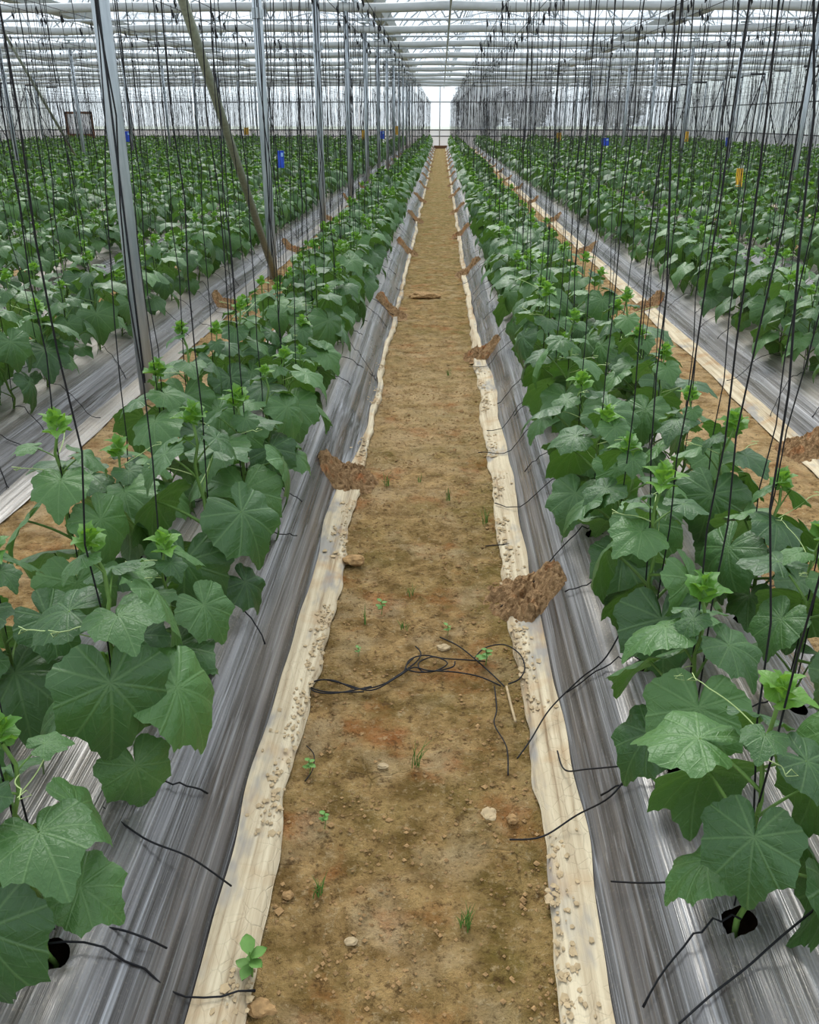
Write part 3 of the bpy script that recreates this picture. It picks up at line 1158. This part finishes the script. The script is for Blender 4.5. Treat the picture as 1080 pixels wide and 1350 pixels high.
# strings of the further plants
chunks = []
n_ = len(Mx)
for w in range(2):
    if w:
        sel = npr.rand(n_) < .38
    else:
        sel = np.ones(n_, bool)
    P = Mx[sel]
    m = len(P)
    dd = np.hypot(P[:, 0], P[:, 1])
    rad = np.interp(dd, [8, 30, 60], [.0022, .0025, .0030])
    T = P + np.stack([npr.normal(0, .05, m), npr.normal(0, .16, m), np.full(m, WZ - .21)], -1)
    B = P + np.stack([npr.normal(0, .02, m), npr.normal(0, .02, m), np.full(m, .05)], -1)
    q = np.array([(math.cos(a), math.sin(a), 0) for a in (.3, 2.4, 4.5)])
    rings = []
    for t in (0, .35, .7, 1):
        c0 = B + (T - B) * t
        if 0 < t < 1:
            c0 = c0 + npr.normal(0, .018, (m, 3))
        rings.append(c0[:, None] + q[None] * rad[:, None, None])
    ve = np.concatenate(rings, 1)
    fa = []
    for i in range(3):
        for j in range(3):
            a, b_ = i * 3 + j, i * 3 + (j + 1) % 3
            fa += [(a, b_, b_ + 3), (a, b_ + 3, a + 3)]
    chunks.append((ve, fa, np.zeros((12, 2)), 0, np.zeros(m)))
    if not w:
        oc = np.array([(1, 0, 0), (-1, 0, 0), (0, 1, 0), (0, -1, 0), (0, 0, 1.9), (0, 0, -1.9)]) * .011
        ve = T[:, None] + np.array([0, 0, -.09]) + oc[None] * npr.uniform(.7, 1.2, m)[:, None, None]
        chunks.append((ve, [(0, 2, 4), (2, 1, 4), (1, 3, 4), (3, 0, 4), (2, 0, 5), (1, 2, 5), (3, 1, 5), (0, 3, 5)], np.zeros((6, 2)), 0, np.zeros(m)))
o = mass_np('distant_twine_curtain', chunks, [M['twine']], '')
tag(o, 'hanging black twine strings over the further rows of plants', 'twine', None, 'stuff')

# wires that carry the strings
for c, sd, i in beds:
    for s in (-1, 1):
        b = MB()
        x = c + s * .17
        pts = [(x, -2 + j * 4.42, WZ + (.0 if j % 1 else 0) + .01 * nz(x, j)) for j in range(15)]
        b.tube(pts, .0035, 5, False)
        tag(b.obj('support_wire', M['wire']), 'dark overhead wire above the %s row of the %s bed %s of the path' % ('path-side' if (s > 0) == (sd == 'left') else 'outer', ordinal(i), sd),
            'wire', 'overhead crop wires')

# ------------------------------------------------------------------ things on the path
def at(x, y, h=0.0):
    d = _F + _R * (x - 540) / FPX + _U * (675 - y) / FPX
    t = (h - CAMZ) / d[2]
    p = np.array([0, 0, CAMZ]) + d * t
    return Vector(p)


def smooth(pts, k=6):
    out = []
    P = [pts[0]] + pts + [pts[-1]]
    for i in range(1, len(P) - 2):
        for j in range(k):
            t = j / k
            a, b_, c_, d_ = P[i - 1], P[i], P[i + 1], P[i + 2]
            out.append(.5 * ((2 * b_) + (c_ - a) * t + (2 * a - 5 * b_ + 4 * c_ - d_) * t * t + (3 * b_ - a - 3 * c_ + d_) * t ** 3))
    out.append(P[-2])
    return out


def cord(name, pix, r, label, cat, h=.012, parent=None, mat='twine'):
    b = MB()
    rg = random.Random(len(pix))
    b.tube(smooth([at(*q[:2], (q[2] if len(q) > 2 else h + rg.uniform(0, .006))) for q in pix]), r, 6)
    o = b.obj(name, M[mat], parent)
    if label:
        tag(o, label, cat)
    return o


tg = tag(link('twine_tangle', None), 'tangled hank of black twine lying across the path', 'twine')
for pix in (
    [(490, 905), (440, 914), (412, 910), (415, 898), (440, 897), (470, 908), (500, 904), (530, 888), (540, 870), (560, 864), (585, 868), (615, 870), (640, 872)],
    [(480, 912), (430, 912), (408, 904), (425, 896), (455, 902), (490, 910), (525, 892), (545, 880), (565, 884), (600, 886), (632, 892), (660, 904)],
    [(545, 868), (535, 880), (550, 886), (575, 884), (590, 874), (572, 866), (552, 874), (560, 886), (595, 880), (600, 872)],
    [(510, 900), (545, 876), (555, 862), (548, 852)],
    [(580, 840), (605, 852), (630, 872), (650, 890), (665, 905)],
    [(625, 868), (640, 854), (665, 850, .03), (685, 862, .04), (692, 880, .04), (685, 895, .03), (670, 902)],
):
    cord('strand', pix, .0022, None, None, parent=tg)
cord('twine_scrap', [(652, 905), (655, 935), (652, 955), (668, 985), (670, 1022)], .002, 'thin black twine scrap straggling down from the tangle', 'twine')
cord('twine_scrap', [(668, 905), (674, 930), (680, 952)], .004, 'short pale twisted cord scrap at the right edge of path', 'twine', mat='flake')
cord('twine_scrap', [(404, 983), (414, 995), (412, 1015), (402, 1030)], .0015, 'thin brown root-like twine curl at the left path edge', 'twine')
# long twine ends that reach from the right bed down to the path
for pix, lab in (
    ([(682, 1000, .02), (700, 975, .03), (725, 935, .06), (765, 895, .14), (800, 865, .24), (835, 800, .30)], 'long black twine end arching from the right bed to the path'),
    ([(672, 1107, .015), (715, 1103, .03), (760, 1075, .06), (805, 1050, .16), (840, 1008, .22), (900, 955, .30)], 'black twine end touching the soil below the coiled tangle'),
    ([(735, 990, .04), (745, 1015, .05), (775, 1014, .11), (840, 1008, .22)], 'short black twine end hooked over the foot of the right bed'),
    ([(806, 1162, .10), (845, 1164, .15), (885, 1163, .20)], 'short straight black twine end on the right bed'),
    ([(895, 1350, .15), (940, 1310, .19), (985, 1275, .22), (1030, 1235, .26), (1085, 1190, .30)], 'black twine crossing the bottom right corner over the film'),
    ([(100, 1222, .20), (150, 1224, .19), (190, 1236, .17), (220, 1250, .13)], 'short black twine end on the left bed nearest the front'),
    ([(130, 1060, .22), (190, 1105, .20), (250, 1130, .15), (305, 1168, .06)], 'black twine end running down the left bed past a large leaf'),
    ([(640, 720, .02), (690, 712, .03), (740, 680, .12), (790, 620, .24)], 'black twine end lying over the right soil heap'),
    ([(660, 800, .02), (700, 770, .06), (745, 735, .14), (800, 710, .24)], 'black twine end crossing in front of the right soil heap'),
):
    cord('twine_end', pix, .0022, lab, 'twine')


# weeds
def tuft(px, py, n_, hgt, label, seed):
    rg = random.Random(seed)
    r = tag(link('grass_tuft', None, None, at(px, py)), label, 'weed', 'weeds on the path')
    b = MB()
    for i in range(n_):
        a, ln = rg.uniform(0, 6.3), hgt * rg.uniform(.5, 1.1)
        x0, y0 = rg.uniform(-.012, .012), rg.uniform(-.012, .012)
        lean = rg.uniform(.1, .6)
        pts = [(x0 + math.cos(a) * lean * ln * t * t, y0 + math.sin(a) * lean * ln * t * t, ln * t * (1 - .25 * t * lean)) for t in (0, .33, .66, 1)]
        b.tube(pts, [.0016, .0014, .0010, .0002], 3, False)
    b.obj('blades', M['grass'], r)


for i, (px, py, n_, h, lab) in enumerate((
        (725, 1228, 1, 0, ''), (612, 1225, 14, .07, 'thin grass tuft at the right of the path near the front'),
        (420, 1180, 12, .05, 'small grass tuft near the left edge of path front'),
        (548, 1010, 9, .09, 'slender grass sprig in the middle below the twine tangle'),
        (640, 690, 10, .07, 'grass tuft at the right path edge above the soil heap'),
        (510, 640, 12, .08, 'grass tuft beside the left soil heap'),
        (590, 660, 10, .07, 'grass tuft in the middle level with left soil heap'),
        (552, 635, 6, .05, 'tiny grass sprig between the two middle tufts'),
        (484, 825, 5, .07, 'thin grass sprig on the left above the twine tangle'),
        (533, 830, 9, .04, 'small grass tuft in the middle above the twine tangle'),
        (592, 495, 9, .06, 'grass tuft in the middle far beyond the left soil heap'),
        (540, 785, 8, .04, 'small tuft in the middle level with right soil heap'))):
    if n_ > 1:
        tuft(px, py, n_, h, lab, i)


def seedling(px, py, sc, label, seed):
    rg = random.Random(seed)
    r = tag(link('weed_seedling', None, None, at(px, py)), label, 'weed', 'weed seedlings')
    b = MB(); b.tube([(0, 0, -.01), (.004, 0, .03 * sc), (0, .003, .055 * sc)], .0016 * sc, 5, False)
    b.obj('stem', M['grass'], r)
    for k in range(6):
        b = MB()
        a = k * 1.35 + rg.uniform(-.3, .3)
        el, z, L = rg.uniform(.0, .5), (.02 + .0065 * k) * sc, .03 * sc * rg.uniform(.7, 1.1)
        vv = []
        for t, w in ((0, .05), (.3, .3), (.6, .36), (.85, .2), (1, 0.02)):
            for sg in (-1, 0, 1):
                vv.append(Vector((w * sg * L, t * L, (.08 * abs(sg) - .25 * t * t) * L)))
        mt = Matrix.Translation((0, 0, z)) @ Matrix.Rotation(a, 4, 'Z') @ Matrix.Rotation(el, 4, 'X')
        b.add([mt @ q for q in vv], [(i * 3 + j, i * 3 + j + 1, i * 3 + j + 4, i * 3 + j + 3) for i in range(4) for j in (0, 1)])
        b.obj('leaf', M['grass'], r)


for i, (px, py, sc, lab) in enumerate(((332, 1292, 1.3, 'leafy green seedling on the left mud strip at the front'),
                                       (428, 1088, .6, 'tiny green seedling at the left of the path'),
                                       (503, 808, .8, 'flat green seedling on the left above the twine tangle'),
                                       (472, 864, .5, 'small pale seedling beside the orange clay patch'),
                                       (590, 836, .6, 'small seedling in the middle just above the twine'),
                                       (640, 877, 1.0, 'green seedling growing among the tangled twine'),
                                       (408, 1019, .7, 'small seedling at the left mud strip below the tangle'))):
    seedling(px, py, sc, lab, i)


def clod(px, py, r, sq, label, seed, mat='clod', h=0.0):
    bm = bmesh.new()
    bmesh.ops.create_icosphere(bm, subdivisions=3, radius=1)
    for q in bm.verts:
        k = 1 + .35 * nz(q.co.x * 1.6 + seed, q.co.y * 1.6, q.co.z * 1.6) + .14 * nz(q.co.x * 5, q.co.y * 5 + seed, q.co.z * 5)
        q.co = Vector((q.co.x * r * sq[0], q.co.y * r * sq[1], q.co.z * r * sq[2])) * k
    me = D.meshes.new('soil_clod'); bm.to_mesh(me); bm.free()
    me.materials.append(M[mat])
    o = link('soil_clod', me, None, at(px, py, h) + Vector((0, 0, r * sq[2] * .45)))
    tag(o, label, 'clod', 'clods and stones on the path')


for i, q in enumerate(((468, 741, .04, (1.1, .8, .45), 'flat brown clod on the left mud strip beside the path', 'clod', .01),
                       (560, 392, .12, (1.2, .7, .3), 'flat pale slab of earth lying in the path far ahead', 'clod', 0),
                       (585, 855, .016, (1.3, 1, .5), 'pale crumbly clod just above the twine tangle', 'flake', 0),
                       (645, 1074, .02, (1, 1.2, .3), 'flat pale flake of mud on the right of the path', 'flake', -.004),
                       (676, 1082, .014, (1, 1, .7), 'small round stone at the right of the path', 'clod', 0),
                       (345, 1332, .022, (1.2, .8, .6), 'dark clod at the bottom left edge of path', 'clod', 0),
                       (380, 1182, .012, (1, .9, .7), 'small stone by the left mud strip near the front', 'clod', 0),
                       (463, 1242, .011, (1.3, .9, .5), 'small pale stone left of the middle near the front', 'flake', 0),
                       (505, 1011, .012, (1.2, .9, .5), 'pale stone in the middle below the twine tangle', 'flake', 0))):
    clod(q[0], q[1], q[2], q[3], q[4], i * 1.7, q[5], q[6])
fb = MB()
rg = random.Random(5)
for i in range(4000):
    y = .95 + 6 * rg.random() ** 1.7
    x = rg.uniform(-.37, .27)
    if nz(x * 5, y * 5, 8) < -.05 and rg.random() < .8:
        continue
    sz = rg.uniform(.002, .007) * (1 if rg.random() < .93 else 1.8)
    vv = [(x + sz * rg.uniform(.6, 1.2) * a, y + sz * rg.uniform(.6, 1.2) * b_, ground(x, y) + .001 + sz * .7 * rg.uniform(.6, 1.1) * (c_ + .4)) for a, b_, c_ in
          ((1, 0, 0), (-1, 0, 0), (0, 1, 0), (0, -1, 0), (0, 0, 1), (0, 0, -1))]
    fb.add(vv, [(0, 2, 4), (2, 1, 4), (1, 3, 4), (3, 0, 4), (2, 0, 5), (1, 2, 5), (3, 1, 5), (0, 3, 5)])
tag(fb.obj('soil_crumbs', M['clod'], None, False), 'crumbs of dry soil scattered over the path', 'soil crumbs', None, 'stuff')
# plank threshold at the far end of the path
b = MB(); b.box((-.42, 56.6, 0), (.36, 56.9, .16))
tag(b.obj('threshold_board', M['wood'], None, False), 'brown timber board across the far end of the path', 'board')


# ------------------------------------------------------------------ insect cards
def card(px, py, Y, w, h, mat, label):
    d = _F + _R * (px - 540) / FPX + _U * (675 - py) / FPX
    p = Vector(np.array([0, 0, CAMZ]) + d * Y / d[1])
    r = tag(link('sticky_card', None, None, p), label, 'insect card', 'coloured cards hung in the crop')
    bm = bmesh.new()
    bmesh.ops.create_grid(bm, x_segments=4, y_segments=6, size=.5)
    for q in bm.verts:
        x, y = q.co.x * w, q.co.y * h
        q.co = Vector((x, .02 * math.sin(y / h * 3) + .01 * x / w, y))
    rs = bmesh.ops.extrude_face_region(bm, geom=bm.faces[:])
    for e in rs['geom']:
        if isinstance(e, bmesh.types.BMVert):
            e.co.y += .004
    me = D.meshes.new('sheet'); bm.to_mesh(me); bm.free(); me.materials.append(M[mat])
    link('sheet', me, r)
    b = MB(); b.tube([(0, 0, h * .48), (.01, .02, h * .48 + .25), (0, 0, WZ - p.z)], .003, 4, False)
    b.obj('hanger', M['twine'], r)
    if mat == 'blue':
        b = MB(); b.box((w * .1, -.012, h * .15), (w * .42, -.002, h * .38))
        o = b.obj('corner_patch', M['paleblue'], r, False)


for a in ((370, 210, 19, .14, .32, 'blue', 'blue card hanging between the second and third posts'),
          (975, 234, 13.5, .095, .24, 'yellow', 'yellow card hanging low over the crop on the right'),
          (798, 187, 30, .22, .22, 'blue', 'blue card against the far wall right of the path'),
          (168, 180, 33, .2, .34, 'blue', 'blue card against the far wall at the left'),
          (737, 181, 45, .2, .4, 'yellow', 'yellow card near the far wall right of the path'),
          (905, 180, 42, .2, .4, 'yellow', 'yellow card near the right wall corner'),
          (960, 187, 36, .18, .3, 'blue', 'dark blue card near the right side wall'),
          (480, 178, 44, .2, .4, 'yellow', 'yellow card among the posts left of the path'),
          (523, 172, 48, .22, .4, 'yellow', 'yellow card beside the last posts left of the path'),
          (504, 178, 46, .2, .35, 'blue', 'blue card between two yellow ones by the far posts'),
          (325, 173, 50, .22, .35, 'yellow', 'yellow card against the far wall, left of centre')):
    card(*a)


# ------------------------------------------------------------------ trees outside, seen dimly through the film
def tree(x, y, h, w, label, seed):
    rg = random.Random(seed)
    r = tag(link('outside_tree', None, None, (x, y, -.25)), label, 'tree', 'trees outside the greenhouse')
    b = MB(); b.tube([(0, 0, 0), (.1, 0, h * .3), (0, .1, h * .6)], [.2, .16, .08], 7)
    b.obj('trunk', M['wood'], r)
    b = MB()
    for i in range(1600):
        while True:
            p = Vector((rg.uniform(-1, 1), rg.uniform(-1, 1), rg.uniform(-1, 1)))
            if .35 < p.length < 1:
                break
        c_ = Vector((p.x * w, p.y * w * .6, h * .6 + p.z * h * .42))
        a, e, s_ = rg.uniform(0, 6.3), rg.uniform(-.8, .8), rg.uniform(.2, .38)
        mt = Matrix.Translation(c_) @ Matrix.Rotation(a, 4, 'Z') @ Matrix.Rotation(e, 4, 'X')
        b.add([mt @ Vector(q) * 1 for q in ((-s_, 0, 0), (0, -s_ * .6, .05), (s_, 0, 0), (0, s_ * .6, .05))], [(0, 1, 2, 3)])
    o = b.obj('crown', M['treeleaf'], r, False)


for i, (x, y, h, w, lab) in enumerate(((2.6, 63.5, 4.6, 1.7, 'dark tree blurred behind the far wall just right of the path end'),
                                       (5.6, 64, 5.4, 1.5, 'second dark tree behind the far wall right of the path'),
                                       (11.5, 64, 5.8, 2.0, 'tree behind the far wall near the right corner'))):
    tree(x, y, h, w, lab, i)
